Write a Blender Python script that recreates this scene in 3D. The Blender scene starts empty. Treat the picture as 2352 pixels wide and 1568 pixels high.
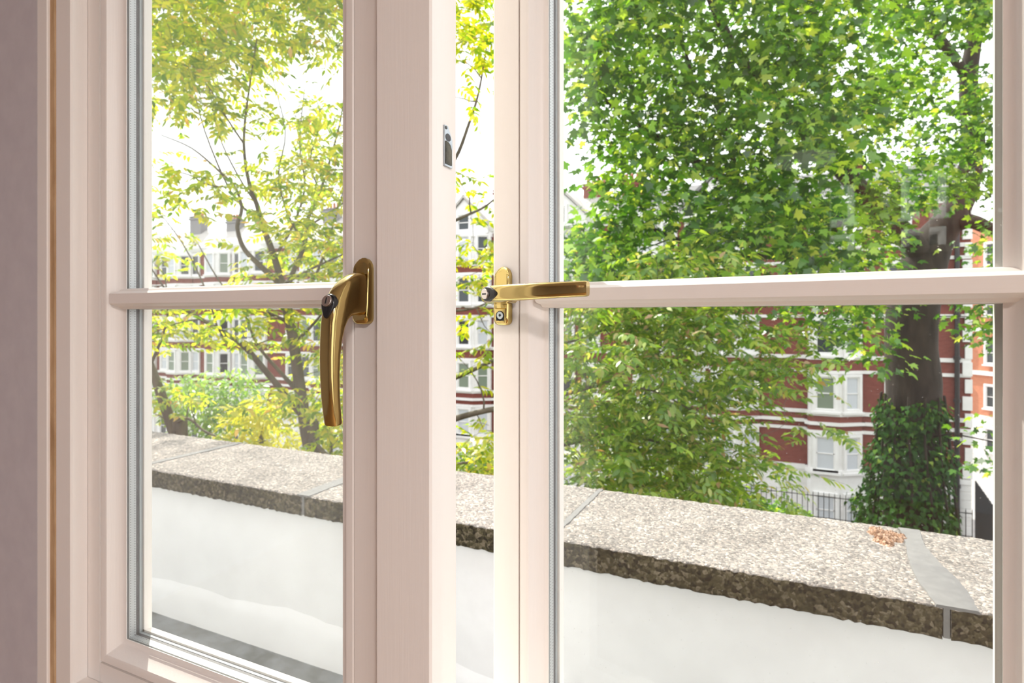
import bpy, bmesh, math, random
import numpy as np
from mathutils import Vector, Matrix

# ------------------------------------------------------------------ camera, light, exposure
scn = bpy.context.scene
COL = scn.collection
F, HOR, YAW = 1330.0, 728.0, math.radians(25)      # focal length in px of a 2352 px frame, horizon row, yaw to the left
CZ = 1.5                                            # eye height above the room floor
cam_d = bpy.data.cameras.new('camera')
cam = bpy.data.objects.new('camera', cam_d); COL.objects.link(cam)
cam.location = (0, 0, CZ); cam.rotation_euler = (math.pi / 2, 0, YAW)
cam_d.sensor_width = 36; cam_d.lens = F / 2352 * 36
cam_d.shift_y = -(784 - HOR) / 2352
cam_d.clip_start = 0.02; cam_d.clip_end = 500
cam_d.dof.use_dof = True; cam_d.dof.focus_distance = 0.60; cam_d.dof.aperture_fstop = 11
scn.camera = cam

world = bpy.data.worlds.new('sky'); scn.world = world; world.use_nodes = True
bg = world.node_tree.nodes['Background']
bg.inputs['Color'].default_value = (0.97, 0.985, 1.0, 1); bg.inputs['Strength'].default_value = 2.25

sun_d = bpy.data.lights.new('sun', 'SUN'); sun = bpy.data.objects.new('sun', sun_d); COL.objects.link(sun)
sun_dir = Vector((-0.62, 0.46, 0.90)).normalized()  # towards the sun
sun.rotation_euler = sun_dir.to_track_quat('Z', 'Y').to_euler()
sun.location = (-10, 8, 20)
sun_d.energy = 7.5; sun_d.angle = math.radians(0.6); sun_d.color = (1.0, 0.95, 0.86)

LAMP_POS, FILL_LAMP_POS = (-1.0, -3.45, 2.64), (1.15, -1.3, 2.64)
la = bpy.data.lights.new('fill_light', 'AREA'); lamp = bpy.data.objects.new('fill_light', la); COL.objects.link(lamp)  # area light of the unseen second lamp, added to brighten the room
la.shape = 'DISK'; la.size = 0.36; la.energy = 50; la.color = (1.0, 0.91, 0.87)
lamp.location = (FILL_LAMP_POS[0], FILL_LAMP_POS[1], FILL_LAMP_POS[2] - 0.075)

vs = scn.view_settings
scn.display_settings.display_device = 'sRGB'
vs.view_transform = 'Standard'; vs.look = 'None'; vs.gamma = 1; vs.use_curve_mapping = False
vs.exposure = 0.0
scn.cycles.use_denoising = True
scn.cycles.max_bounces = 10; scn.cycles.diffuse_bounces = 5; scn.cycles.glossy_bounces = 4
scn.cycles.transmission_bounces = 4; scn.cycles.transparent_max_bounces = 24
scn.cycles.sample_clamp_indirect = 6.0
scn.cycles.caustics_reflective = False; scn.cycles.caustics_refractive = False

rng = np.random.default_rng(7)
random.seed(7)
CS, SN = math.cos(YAW), math.sin(YAW)

def at(px, py, d):
    """World point seen at pixel (px, py) at depth d in metres along the view axis."""
    t = (px - 1176) / F
    return Vector((d * (t * CS - SN), d * (CS + SN * t), CZ + (HOR - py) * d / F))

# ------------------------------------------------------------------ materials
def nt(name):
    m = bpy.data.materials.new(name); m.use_nodes = True
    t = m.node_tree; b = t.nodes['Principled BSDF']
    return m, t, b
def N(t, kind, **kw):
    n = t.nodes.new(kind)
    for k, v in kw.items():
        if k in n.inputs: n.inputs[k].default_value = v
        else: setattr(n, k, v)
    return n
def L(t, a, b): t.links.new(a, b)
def ramp(t, fac, stops, interp='LINEAR'):
    r = t.nodes.new('ShaderNodeValToRGB'); r.color_ramp.interpolation = interp
    e = r.color_ramp.elements
    while len(e) < len(stops): e.new(0.5)
    for i, (p, c) in enumerate(stops):
        e[i].position = p; e[i].color = (*c, 1)
    L(t, fac, r.inputs['Fac']); return r.outputs['Color']
def coords(t, scale=(1, 1, 1)):
    tc = t.nodes.new('ShaderNodeTexCoord'); mp = t.nodes.new('ShaderNodeMapping')
    mp.inputs['Scale'].default_value = scale
    L(t, tc.outputs['Object'], mp.inputs['Vector']); return mp.outputs['Vector']
def bump(t, b, h, strength=0.2, dist=0.001):
    n = N(t, 'ShaderNodeBump', Strength=strength, Distance=dist)
    L(t, h, n.inputs['Height']); L(t, n.outputs['Normal'], b.inputs['Normal'])

def plain(name, col, rough=0.5, metal=0.0, spec=0.5):
    m, t, b = nt(name)
    b.inputs['Base Color'].default_value = (*col, 1); b.inputs['Roughness'].default_value = rough
    b.inputs['Metallic'].default_value = metal; b.inputs['Specular IOR Level'].default_value = spec
    return m
def noisy(name, c1, c2, scale=10, rough=0.6, bumpy=0.0, bdist=0.002, stretch=(1, 1, 1), metal=0.0, lo=0.35, hi=0.65, detail=5):
    m, t, b = nt(name)
    v = coords(t, stretch)
    n = N(t, 'ShaderNodeTexNoise', Scale=scale, Detail=detail, Roughness=0.6); L(t, v, n.inputs['Vector'])
    L(t, ramp(t, n.outputs['Fac'], [(lo, c1), (hi, c2)]), b.inputs['Base Color'])
    b.inputs['Roughness'].default_value = rough; b.inputs['Metallic'].default_value = metal
    if bumpy: bump(t, b, n.outputs['Fac'], bumpy, bdist)
    return m

def paint(name, c, stretch):
    m, t, b = nt(name)
    v = coords(t, stretch)
    n = N(t, 'ShaderNodeTexNoise', Scale=1.0, Detail=4, Roughness=0.6); L(t, v, n.inputs['Vector'])
    n2 = N(t, 'ShaderNodeTexNoise', Scale=0.02, Detail=3); L(t, v, n2.inputs['Vector'])
    c2 = tuple(x * 0.94 for x in c)
    L(t, ramp(t, n2.outputs['Fac'], [(0.3, c2), (0.7, c)]), b.inputs['Base Color'])
    b.inputs['Roughness'].default_value = 0.38; b.inputs['Specular IOR Level'].default_value = 0.4
    bump(t, b, n.outputs['Fac'], 0.25, 0.0008)
    return m
PW = (0.865, 0.815, 0.775)
M = {}
M['paint_v'] = paint('white gloss paint upright', PW, (260, 260, 9))
M['paint_h'] = paint('white gloss paint level', PW, (9, 260, 260))
M['paint_out'] = paint('white outside paint', (0.86, 0.85, 0.80), (120, 120, 30))
M['wall'] = noisy('mauve wall paint', (0.53, 0.495, 0.525), (0.57, 0.535, 0.56), 30, 0.8, 0.1)
M['ceiling'] = noisy('pale ceiling paint', (0.80, 0.78, 0.82), (0.84, 0.82, 0.85), 20, 0.9)
M['floorwood'] = noisy('oak floor', (0.46, 0.28, 0.16), (0.56, 0.36, 0.21), 6, 0.4, 0.05, stretch=(1, 8, 1))
M['caulk'] = noisy('bare timber gap', (0.40, 0.245, 0.12), (0.55, 0.37, 0.21), 40, 0.7, 0.3, stretch=(1, 1, 0.3))
M['brass'] = plain('polished brass', (0.57, 0.435, 0.17), 0.12, 1.0)
M['black'] = plain('black plastic', (0.012, 0.012, 0.014), 0.25)
M['nickel'] = plain('nickel barrel', (0.62, 0.55, 0.50), 0.3, 1.0)
M['steel'] = noisy('zinc plated steel', (0.42, 0.47, 0.52), (0.55, 0.6, 0.64), 60, 0.35, metal=0.9)
M['dirtysteel'] = noisy('dull steel', (0.05, 0.05, 0.04), (0.13, 0.12, 0.09), 80, 0.5, metal=0.6)
M['gasket'] = noisy('dark glazing seal', (0.06, 0.055, 0.06), (0.11, 0.105, 0.11), 30, 0.6)
M['seal'] = plain('grey glazing tape', (0.36, 0.39, 0.41), 0.5)
M['groove'] = plain('open joint', (0.30, 0.22, 0.17), 0.9)

def spacer_mat():
    m, t, b = nt('perforated aluminium spacer')
    tc = t.nodes.new('ShaderNodeTexCoord'); s = t.nodes.new('ShaderNodeSeparateXYZ'); L(t, tc.outputs['Object'], s.inputs[0])
    add = N(t, 'ShaderNodeMath', operation='ADD'); L(t, s.outputs['X'], add.inputs[0]); L(t, s.outputs['Z'], add.inputs[1])
    mul = N(t, 'ShaderNodeMath', operation='MULTIPLY'); L(t, add.outputs[0], mul.inputs[0]); mul.inputs[1].default_value = 300
    fr = N(t, 'ShaderNodeMath', operation='FRACT'); L(t, mul.outputs[0], fr.inputs[0])
    lt = N(t, 'ShaderNodeMath', operation='LESS_THAN'); L(t, fr.outputs[0], lt.inputs[0]); lt.inputs[1].default_value = 0.42
    rows = []
    for yc in (0.0222, 0.0278):
        c = N(t, 'ShaderNodeMath', operation='COMPARE'); L(t, s.outputs['Y'], c.inputs[0])
        c.inputs[1].default_value = yc; c.inputs[2].default_value = 0.0005; rows.append(c)
    mx = N(t, 'ShaderNodeMath', operation='MAXIMUM'); L(t, rows[0].outputs[0], mx.inputs[0]); L(t, rows[1].outputs[0], mx.inputs[1])
    hole = N(t, 'ShaderNodeMath', operation='MULTIPLY'); L(t, lt.outputs[0], hole.inputs[0]); L(t, mx.outputs[0], hole.inputs[1])
    L(t, ramp(t, hole.outputs[0], [(0.0, (0.52, 0.54, 0.55)), (1.0, (0.16, 0.17, 0.17))]), b.inputs['Base Color'])
    b.inputs['Metallic'].default_value = 0.35; b.inputs['Roughness'].default_value = 0.45
    return m
M['spacer'] = spacer_mat()

def glass_mat(name, haze, tint=(0.992, 0.998, 0.994)):
    m = bpy.data.materials.new(name); m.use_nodes = True; t = m.node_tree; t.nodes.clear()
    out = t.nodes.new('ShaderNodeOutputMaterial')
    tr = N(t, 'ShaderNodeBsdfTransparent', Color=(*tint, 1)); gl = N(t, 'ShaderNodeBsdfGlossy', Roughness=0.0)
    gl.inputs['Color'].default_value = (1, 1, 1, 1)
    fr = N(t, 'ShaderNodeFresnel', IOR=1.5); geo = t.nodes.new('ShaderNodeNewGeometry')
    inv = N(t, 'ShaderNodeMath', operation='SUBTRACT'); inv.inputs[0].default_value = 1; L(t, geo.outputs['Backfacing'], inv.inputs[1])
    fm = N(t, 'ShaderNodeMath', operation='MULTIPLY'); L(t, fr.outputs[0], fm.inputs[0]); L(t, inv.outputs[0], fm.inputs[1])
    mix = t.nodes.new('ShaderNodeMixShader'); L(t, fm.outputs[0], mix.inputs[0]); L(t, tr.outputs[0], mix.inputs[1]); L(t, gl.outputs[0], mix.inputs[2])
    # dust: a faint film with specks that scatters light
    df = N(t, 'ShaderNodeBsdfTranslucent', Color=(0.95, 0.95, 0.92, 1)); d2 = N(t, 'ShaderNodeBsdfDiffuse', Color=(0.9, 0.9, 0.88, 1))
    dm = t.nodes.new('ShaderNodeMixShader'); dm.inputs[0].default_value = 0.5; L(t, df.outputs[0], dm.inputs[1]); L(t, d2.outputs[0], dm.inputs[2])
    tc = t.nodes.new('ShaderNodeTexCoord')
    no = N(t, 'ShaderNodeTexNoise', Scale=9.0, Detail=3); L(t, tc.outputs['Object'], no.inputs['Vector'])
    vo = N(t, 'ShaderNodeTexVoronoi', Scale=130.0); L(t, tc.outputs['Object'], vo.inputs['Vector'])
    sp = N(t, 'ShaderNodeMapRange'); L(t, vo.outputs['Distance'], sp.inputs['Value'])
    sp.inputs['From Min'].default_value = 0.02; sp.inputs['From Max'].default_value = 0.09; sp.inputs['To Min'].default_value = 0.22; sp.inputs['To Max'].default_value = 0.0
    hz = N(t, 'ShaderNodeMapRange'); L(t, no.outputs['Fac'], hz.inputs['Value'])
    hz.inputs['From Min'].default_value = 0.3; hz.inputs['From Max'].default_value = 0.75; hz.inputs['To Min'].default_value = haze * 0.6; hz.inputs['To Max'].default_value = haze * 1.5
    ad = N(t, 'ShaderNodeMath', operation='ADD'); L(t, sp.outputs[0], ad.inputs[0]); L(t, hz.outputs[0], ad.inputs[1])
    ad2 = N(t, 'ShaderNodeMath', operation='MULTIPLY'); L(t, ad.outputs[0], ad2.inputs[0]); L(t, inv.outputs[0], ad2.inputs[1])
    m2 = t.nodes.new('ShaderNodeMixShader'); L(t, ad2.outputs[0], m2.inputs[0]); L(t, mix.outputs[0], m2.inputs[1]); L(t, dm.outputs[0], m2.inputs[2])
    L(t, m2.outputs[0], out.inputs['Surface'])
    return m
M['glass_left'] = glass_mat('dusty window glass', 0.032)
M['glass_right'] = glass_mat('window glass', 0.004)
M['glass_back'] = glass_mat('clean window glass', 0.0)

def stone_mat(name, stops, bumpd=0.004, sc=110, rough=0.9, lo=0.6, hi=1.15):
    m, t, b = nt(name)
    v = coords(t)
    wn = N(t, 'ShaderNodeTexNoise', Scale=40.0, Detail=2); L(t, v, wn.inputs['Vector'])
    wv = N(t, 'ShaderNodeVectorMath', operation='MULTIPLY_ADD'); L(t, wn.outputs['Color'], wv.inputs[0]); wv.inputs[1].default_value = (.012, .012, .012); L(t, v, wv.inputs[2])
    vo = N(t, 'ShaderNodeTexVoronoi', Scale=sc, Randomness=1.0); L(t, wv.outputs[0], vo.inputs['Vector'])
    fine = N(t, 'ShaderNodeTexNoise', Scale=220.0, Detail=3); L(t, v, fine.inputs['Vector'])
    no = N(t, 'ShaderNodeTexNoise', Scale=5.0, Detail=8, Roughness=0.72); L(t, v, no.inputs['Vector'])
    sx = t.nodes.new('ShaderNodeSeparateColor'); L(t, vo.outputs['Color'], sx.inputs[0])
    a = N(t, 'ShaderNodeMath', operation='MULTIPLY_ADD'); L(t, fine.outputs['Fac'], a.inputs[0]); a.inputs[1].default_value = 0.9; L(t, sx.outputs[0], a.inputs[2])
    a2 = N(t, 'ShaderNodeMath', operation='MULTIPLY'); L(t, a.outputs[0], a2.inputs[0]); a2.inputs[1].default_value = 0.53
    col = ramp(t, a2.outputs[0], stops)
    mr = N(t, 'ShaderNodeMapRange'); L(t, no.outputs['Fac'], mr.inputs['Value'])
    mr.inputs['From Min'].default_value = .3; mr.inputs['From Max'].default_value = .7; mr.inputs['To Min'].default_value = lo; mr.inputs['To Max'].default_value = hi
    mu = N(t, 'ShaderNodeMixRGB', blend_type='MULTIPLY'); mu.inputs[0].default_value = 1; L(t, col, mu.inputs[1]); L(t, mr.outputs[0], mu.inputs[2])
    L(t, mu.outputs[0], b.inputs['Base Color'])
    b.inputs['Roughness'].default_value = rough; b.inputs['Specular IOR Level'].default_value = 0.15
    inv = N(t, 'ShaderNodeMath', operation='SUBTRACT'); inv.inputs[0].default_value = 1; L(t, vo.outputs['Distance'], inv.inputs[1])
    bump(t, b, inv.outputs[0], 0.9, bumpd)
    return m
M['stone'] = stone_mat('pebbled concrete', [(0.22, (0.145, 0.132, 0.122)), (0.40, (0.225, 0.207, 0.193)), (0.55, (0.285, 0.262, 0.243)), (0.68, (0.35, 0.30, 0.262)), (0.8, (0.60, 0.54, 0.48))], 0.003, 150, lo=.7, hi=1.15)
M['stone_edge'] = stone_mat('dark brown concrete edge', [(0.22, (0.025, 0.02, 0.015)), (0.42, (0.06, 0.05, 0.03)), (0.60, (0.095, 0.08, 0.045)), (0.8, (0.22, 0.18, 0.13))], lo=.5, hi=1.3)  # darker and browner than the top, for front, back and underside
M['mortar'] = noisy('smooth mortar', (0.165, 0.16, 0.158), (0.20, 0.195, 0.19), 30, 0.85, 0.1)
M['lichen'] = stone_mat('orange lichen crust', [(0.25, (0.24, 0.13, 0.08)), (0.5, (0.42, 0.25, 0.16)), (0.8, (0.7, 0.5, 0.38))], 0.004, 160)
M['render'] = noisy('white painted render', (0.80, 0.795, 0.80), (0.87, 0.87, 0.875), 5, 0.7, 0.25, 0.004, detail=8)
M['felt'] = noisy('weathered gutter felt', (0.13, 0.14, 0.135), (0.27, 0.285, 0.295), 9, 0.8, 0.4, 0.004, detail=8)

def brick_mat(name, c1, c2, mort, scale=1.0):
    m, t, b = nt(name)
    tc = t.nodes.new('ShaderNodeTexCoord'); s = t.nodes.new('ShaderNodeSeparateXYZ'); L(t, tc.outputs['Object'], s.inputs[0])
    ad = N(t, 'ShaderNodeMath', operation='ADD'); L(t, s.outputs['X'], ad.inputs[0]); L(t, s.outputs['Y'], ad.inputs[1])
    cb = t.nodes.new('ShaderNodeCombineXYZ'); L(t, ad.outputs[0], cb.inputs[0]); L(t, s.outputs['Z'], cb.inputs[1])
    br = t.nodes.new('ShaderNodeTexBrick'); L(t, cb.outputs[0], br.inputs['Vector'])
    br.inputs['Color1'].default_value = (*c1, 1); br.inputs['Color2'].default_value = (*c2, 1); br.inputs['Mortar'].default_value = (*mort, 1)
    br.inputs['Scale'].default_value = scale; br.inputs['Brick Width'].default_value = 0.23; br.inputs['Row Height'].default_value = 0.075
    br.inputs['Mortar Size'].default_value = 0.008
    L(t, br.outputs['Color'], b.inputs['Base Color']); b.inputs['Roughness'].default_value = 0.85
    return m
M['brick'] = brick_mat('red brick', (0.17, 0.036, 0.028), (0.22, 0.055, 0.042), (0.20, 0.085, 0.065))
M['orange_brick'] = brick_mat('orange brick', (0.52, 0.17, 0.09), (0.62, 0.24, 0.13), (0.5, 0.3, 0.2))
M['stucco'] = noisy('white stucco', (0.76, 0.75, 0.74), (0.83, 0.825, 0.82), 2, 0.7)
M['slate'] = noisy('slate roof', (0.16, 0.155, 0.16), (0.25, 0.245, 0.245), 4, 0.6, stretch=(1, 1, 6))
M['slate_pale'] = noisy('pale slate roof', (0.42, 0.40, 0.38), (0.52, 0.49, 0.46), 4, 0.6, stretch=(1, 1, 6))
M['pot'] = noisy('terracotta pot', (0.40, 0.13, 0.07), (0.5, 0.2, 0.11), 6, 0.8)
M['winglass'] = plain('dark house glass', (0.045, 0.055, 0.06), 0.06)
M['blind'] = plain('drawn green blind', (0.20, 0.25, 0.19), 0.4)
M['curtain'] = plain('pale drawn curtain', (0.55, 0.58, 0.62), 0.6)
M['iron'] = plain('black painted iron', (0.02, 0.02, 0.022), 0.4)
M['road'] = noisy('pale road', (0.33, 0.32, 0.315), (0.4, 0.39, 0.38), 2, 0.9)
M['pave'] = noisy('pale paving', (0.50, 0.48, 0.45), (0.58, 0.56, 0.53), 2, 0.9)
M['soil'] = noisy('garden soil and grass', (0.05, 0.07, 0.025), (0.10, 0.14, 0.04), 3, 0.95)
M['bark'] = noisy('grey brown bark', (0.085, 0.07, 0.055), (0.17, 0.145, 0.115), 9, 0.9, 0.5, 0.01, stretch=(1, 1, 0.3))
M['bark_dark'] = noisy('dark plane bark', (0.02, 0.014, 0.011), (0.055, 0.04, 0.032), 5, 0.95, 0.6, 0.03, stretch=(1, 1, 0.25))
M['hedge_dark'] = noisy('dark boarded fence', (0.02, 0.022, 0.025), (0.045, 0.045, 0.05), 10, 0.8, stretch=(6, 6, 0.5))

def leaf_mat(name, stops, trans=0.55, tmul=(1.5, 1.35, 0.6), gloss=0.05):
    m = bpy.data.materials.new(name); m.use_nodes = True; t = m.node_tree; t.nodes.clear()
    out = t.nodes.new('ShaderNodeOutputMaterial'); geo = t.nodes.new('ShaderNodeNewGeometry')
    col = ramp(t, geo.outputs['Random Per Island'], stops)
    mul = N(t, 'ShaderNodeMixRGB', blend_type='MULTIPLY'); mul.inputs[0].default_value = 1.0
    L(t, col, mul.inputs[1]); mul.inputs[2].default_value = (*tmul, 1)
    df = t.nodes.new('ShaderNodeBsdfDiffuse'); tr = t.nodes.new('ShaderNodeBsdfTranslucent')
    L(t, col, df.inputs['Color']); L(t, mul.outputs[0], tr.inputs['Color'])
    a = t.nodes.new('ShaderNodeMixShader'); a.inputs[0].default_value = trans; L(t, df.outputs[0], a.inputs[1]); L(t, tr.outputs[0], a.inputs[2])
    gl = N(t, 'ShaderNodeBsdfGlossy', Roughness=0.35); b = t.nodes.new('ShaderNodeMixShader'); b.inputs[0].default_value = gloss
    L(t, a.outputs[0], b.inputs[1]); L(t, gl.outputs[0], b.inputs[2]); L(t, b.outputs[0], out.inputs['Surface'])
    return m
M['leaf_yellow'] = leaf_mat('yellow green leaf', [(0.0, (0.11, 0.25, 0.025)), (0.35, (0.36, 0.50, 0.03)), (0.75, (0.66, 0.66, 0.05)), (0.93, (0.74, 0.70, 0.12)), (1.0, (0.75, 0.42, 0.25))], 0.68, (1.35, 1.3, 0.45), 0.06)
M['leaf_ash'] = leaf_mat('mid green pinnate leaf', [(0.0, (0.09, 0.21, 0.025)), (0.45, (0.20, 0.36, 0.045)), (0.8, (0.36, 0.50, 0.07)), (0.93, (0.52, 0.56, 0.18)), (1.0, (0.48, 0.28, 0.2))])
M['leaf_plane'] = leaf_mat('plane tree leaf', [(0.0, (0.022, 0.09, 0.008)), (0.45, (0.07, 0.22, 0.018)), (0.8, (0.24, 0.47, 0.045)), (0.93, (0.42, 0.62, 0.09)), (1.0, (0.62, 0.70, 0.2))], 0.5, (1.7, 1.45, 0.5), 0.06)
M['leaf_ivy'] = leaf_mat('ivy leaf', [(0.0, (0.012, 0.05, 0.008)), (0.7, (0.03, 0.10, 0.012)), (0.95, (0.07, 0.18, 0.02)), (1.0, (0.28, 0.40, 0.06))], 0.2, gloss=0.015)
M['leaf_fern'] = leaf_mat('feathery green leaf', [(0.0, (0.16, 0.34, 0.09)), (0.6, (0.30, 0.50, 0.15)), (1.0, (0.48, 0.60, 0.16))])
M['leaf_gold'] = leaf_mat('golden leaf', [(0.0, (0.50, 0.54, 0.04)), (0.6, (0.72, 0.70, 0.05)), (1.0, (0.80, 0.74, 0.18))], 0.55, (1.2, 1.15, 0.5))

# ------------------------------------------------------------------ helpers
def tag(o, label=None, cat=None, group=None, kind=None):
    if label: o['label'] = label
    if cat: o['category'] = cat
    if group: o['group'] = group
    if kind: o['kind'] = kind
    return o
def empty(name, loc=(0, 0, 0), rz=0.0):
    o = bpy.data.objects.new(name, None); COL.objects.link(o)
    o.location = loc; o.rotation_euler = (0, 0, rz); o.empty_display_size = 0.1
    return o
class MB:
    def __init__(s): s.b = bmesh.new()
    def box(s, x0, x1, y0, y1, z0, z1, mi=0):
        vs_ = [s.b.verts.new((x, y, z)) for z in (z0, z1) for y in (y0, y1) for x in (x0, x1)]
        for f in ((0, 2, 3, 1), (4, 5, 7, 6), (0, 1, 5, 4), (2, 6, 7, 3), (0, 4, 6, 2), (1, 3, 7, 5)):
            s.b.faces.new([vs_[i] for i in f]).material_index = mi
        return s
    def prism(s, pts, z0, z1, axis='z', mi=0):
        """Extrude a 2-D polygon: axis z takes (x, y), axis x takes (y, z), axis y takes (x, z)."""
        def p3(p, h):
            return (p[0], p[1], h) if axis == 'z' else ((h, p[0], p[1]) if axis == 'x' else (p[0], h, p[1]))
        a = [s.b.verts.new(p3(p, z0)) for p in pts]; c = [s.b.verts.new(p3(p, z1)) for p in pts]
        n = len(pts)
        for i in range(n):
            s.b.faces.new((a[i], a[(i + 1) % n], c[(i + 1) % n], c[i])).material_index = mi
        s.b.faces.new(a[::-1]).material_index = mi; s.b.faces.new(c).material_index = mi
        return s
    def sweep(s, x0, x1, z0, z1, prof, closed=True, mi=0):
        """Mitred picture-frame sweep of profile [(inset, y)] around a rectangle in the xz plane."""
        rings = []
        for (cx, sx, cz, sz) in ((x0, 1, z0, 1), (x1, -1, z0, 1), (x1, -1, z1, -1), (x0, 1, z1, -1)):
            rings.append([s.b.verts.new((cx + sx * i, y, cz + sz * i)) for i, y in prof])
        n = len(prof)
        for k in range(4):
            A, B = rings[k], rings[(k + 1) % 4]
            for i in range(n if closed else n - 1):
                j = (i + 1) % n
                s.b.faces.new((A[i], B[i], B[j], A[j])).material_index = mi
        return s
    def tube(s, pts, rad, seg=8, mi=0, caps=True):
        rings = []; up0 = Vector((0.13, 0.21, 1)).normalized()
        for i, p in enumerate(pts):
            d = (Vector(pts[min(i + 1, len(pts) - 1)]) - Vector(pts[max(i - 1, 0)]))
            if d.length < 1e-9: d = Vector((0, 0, 1))
            d.normalize()
            ref = up0 if abs(d.dot(up0)) < 0.9 else Vector((1, 0.2, 0)).normalized()
            u = d.cross(ref).normalized(); v = d.cross(u)
            r = rad[i] if hasattr(rad, '__len__') else rad
            rings.append([s.b.verts.new(Vector(p) + r * (math.cos(2 * math.pi * k / seg) * u + math.sin(2 * math.pi * k / seg) * v)) for k in range(seg)])
        for a, c in zip(rings, rings[1:]):
            for k in range(seg):
                s.b.faces.new((a[k], a[(k + 1) % seg], c[(k + 1) % seg], c[k])).material_index = mi
        if caps and seg > 2:
            s.b.faces.new(rings[0][::-1]).material_index = mi; s.b.faces.new(rings[-1]).material_index = mi
        return s
    def loft(s, rings, caps=True, mi=0):
        R = [[s.b.verts.new(p) for p in r] for r in rings]; n = len(R[0])
        for a, c in zip(R, R[1:]):
            for k in range(n):
                s.b.faces.new((a[k], a[(k + 1) % n], c[(k + 1) % n], c[k])).material_index = mi
        if caps:
            s.b.faces.new(R[0][::-1]).material_index = mi; s.b.faces.new(R[-1]).material_index = mi
        return s
    def cyl(s, c, d, r, h, seg=24, r2=None, mi=0):
        c = Vector(c); d = Vector(d).normalized()
        return s.tube([c, c + d * h], [r, r if r2 is None else r2], seg, mi)
    def build(s, name, mats, parent=None, smooth=False, bevel=0.0, bseg=2, angle=0.6):
        bmesh.ops.recalc_face_normals(s.b, faces=s.b.faces[:])
        me = bpy.data.meshes.new(name); s.b.to_mesh(me); s.b.free()
        for m in (mats if isinstance(mats, (list, tuple)) else [mats]): me.materials.append(m)
        if smooth:
            for p in me.polygons: p.use_smooth = True
            try: me.set_sharp_from_angle(angle=angle)
            except Exception: pass
        o = bpy.data.objects.new(name, me); COL.objects.link(o)
        if parent: o.parent = parent
        if bevel:
            m = o.modifiers.new('soft_edge', 'BEVEL'); m.width = bevel; m.segments = bseg; m.limit_method = 'ANGLE'; m.angle_limit = math.radians(35)
            m.harden_normals = False
        return o

# ------------------------------------------------------------------ the room
def struct(mb, name, mats, parent=None, **kw):
    o = mb.build(name, mats, parent, **kw)
    if parent is None: o['kind'] = 'structure'
    return o
RX0, RX1, RY0, RY1, RZ1 = -3.0, 2.2, -4.6, 0.43, 2.90
ZS0, ZS1 = CZ - 0.530, CZ + 0.86        # window frame bottom / top
FX0, FX1 = -0.895, 0.284                # window frame left / right
struct(MB().box(RX0 - .1, RX1 + .1, RY0 - .1, 0.52, -0.15, 0), 'floor', M['floorwood'])
struct(MB().box(RX0 - .1, RX1 + .1, RY0 - .1, 0.52, RZ1, RZ1 + .15), 'ceiling', M['ceiling'])
wf = MB()
wf.box(RX0, FX0 - .001, RY1, 0.505, 0, RZ1); wf.box(FX1 + .001, RX1, RY1, 0.505, 0, RZ1)
wf.box(FX0 - .001, FX1 + .001, RY1, 0.505, 0, ZS0 - .001); wf.box(FX0 - .001, FX1 + .001, RY1, 0.505, ZS1 + .001, RZ1)
struct(wf, 'wall_front', M['wall'])
struct(MB().box(RX0 - .1, RX0, RY0, 0.505, 0, RZ1), 'wall_left', M['wall'])
wr = MB(); WY0, WY1 = -3.7, 0.0                  # unseen side window, added and widened to brighten the room                 # sky light comes in from the right
wr.box(RX1, RX1 + .1, RY0, WY0, 0, RZ1); wr.box(RX1, RX1 + .1, WY1, 0.505, 0, RZ1)
wr.box(RX1, RX1 + .1, WY0, WY1, 0, 0.5); wr.box(RX1, RX1 + .1, WY0, WY1, 2.6, RZ1)
struct(wr, 'wall_right', M['wall'])
wb = MB()                                        # a window in the back wall
BX0, BX1, BZ0, BZ1 = -1.15, 0.35, 2.02, 2.72
wb.box(RX0, BX0, RY0 - .1, RY0, 0, RZ1); wb.box(BX1, RX1, RY0 - .1, RY0, 0, RZ1)
wb.box(BX0, BX1, RY0 - .1, RY0, 0, BZ0); wb.box(BX0, BX1, RY0 - .1, RY0, BZ1, RZ1)
struct(wb, 'wall_back', M['wall'])
def plain_window(name, mb_frame, mb_glass):
    e = empty(name); e['kind'] = 'structure'
    mb_frame.build('window_frame', M['paint_v'], e); mb_glass.build('glass_pane', M['glass_back'], e)
f = MB().sweep(BX0, BX1, BZ0, BZ1, [(0, RY0 - .08), (0.06, RY0 - .08), (0.06, RY0 - .02), (0, RY0 - .02)])
f.box((BX0 + BX1) / 2 - .03, (BX0 + BX1) / 2 + .03, RY0 - .08, RY0 - .02, BZ0 + .06, BZ1 - .06)
plain_window('window_2', f, MB().box(BX0 + .06, (BX0 + BX1) / 2 - .03, RY0 - .052, RY0 - .048, BZ0 + .06, BZ1 - .06).box((BX0 + BX1) / 2 + .03, BX1 - .06, RY0 - .052, RY0 - .048, BZ0 + .06, BZ1 - .06))
for nm, X0, A, Bb in (('fill_window', RX1, WY0, WY1),):
    f = MB(); mid = (A + Bb) / 2
    for y0, y1, z0, z1 in ((A, A + .06, .5, 2.6), (Bb - .06, Bb, .5, 2.6), (mid - .03, mid + .03, .5, 2.6), (A, Bb, .5, .56), (A, Bb, 2.54, 2.6)):
        f.box(X0 + .02, X0 + .08, y0, y1, z0, z1)
    plain_window(nm, f, MB().box(X0 + .048, X0 + .052, A + .06, mid - .03, .56, 2.54).box(X0 + .048, X0 + .052, mid + .03, Bb - .06, .56, 2.54))

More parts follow.
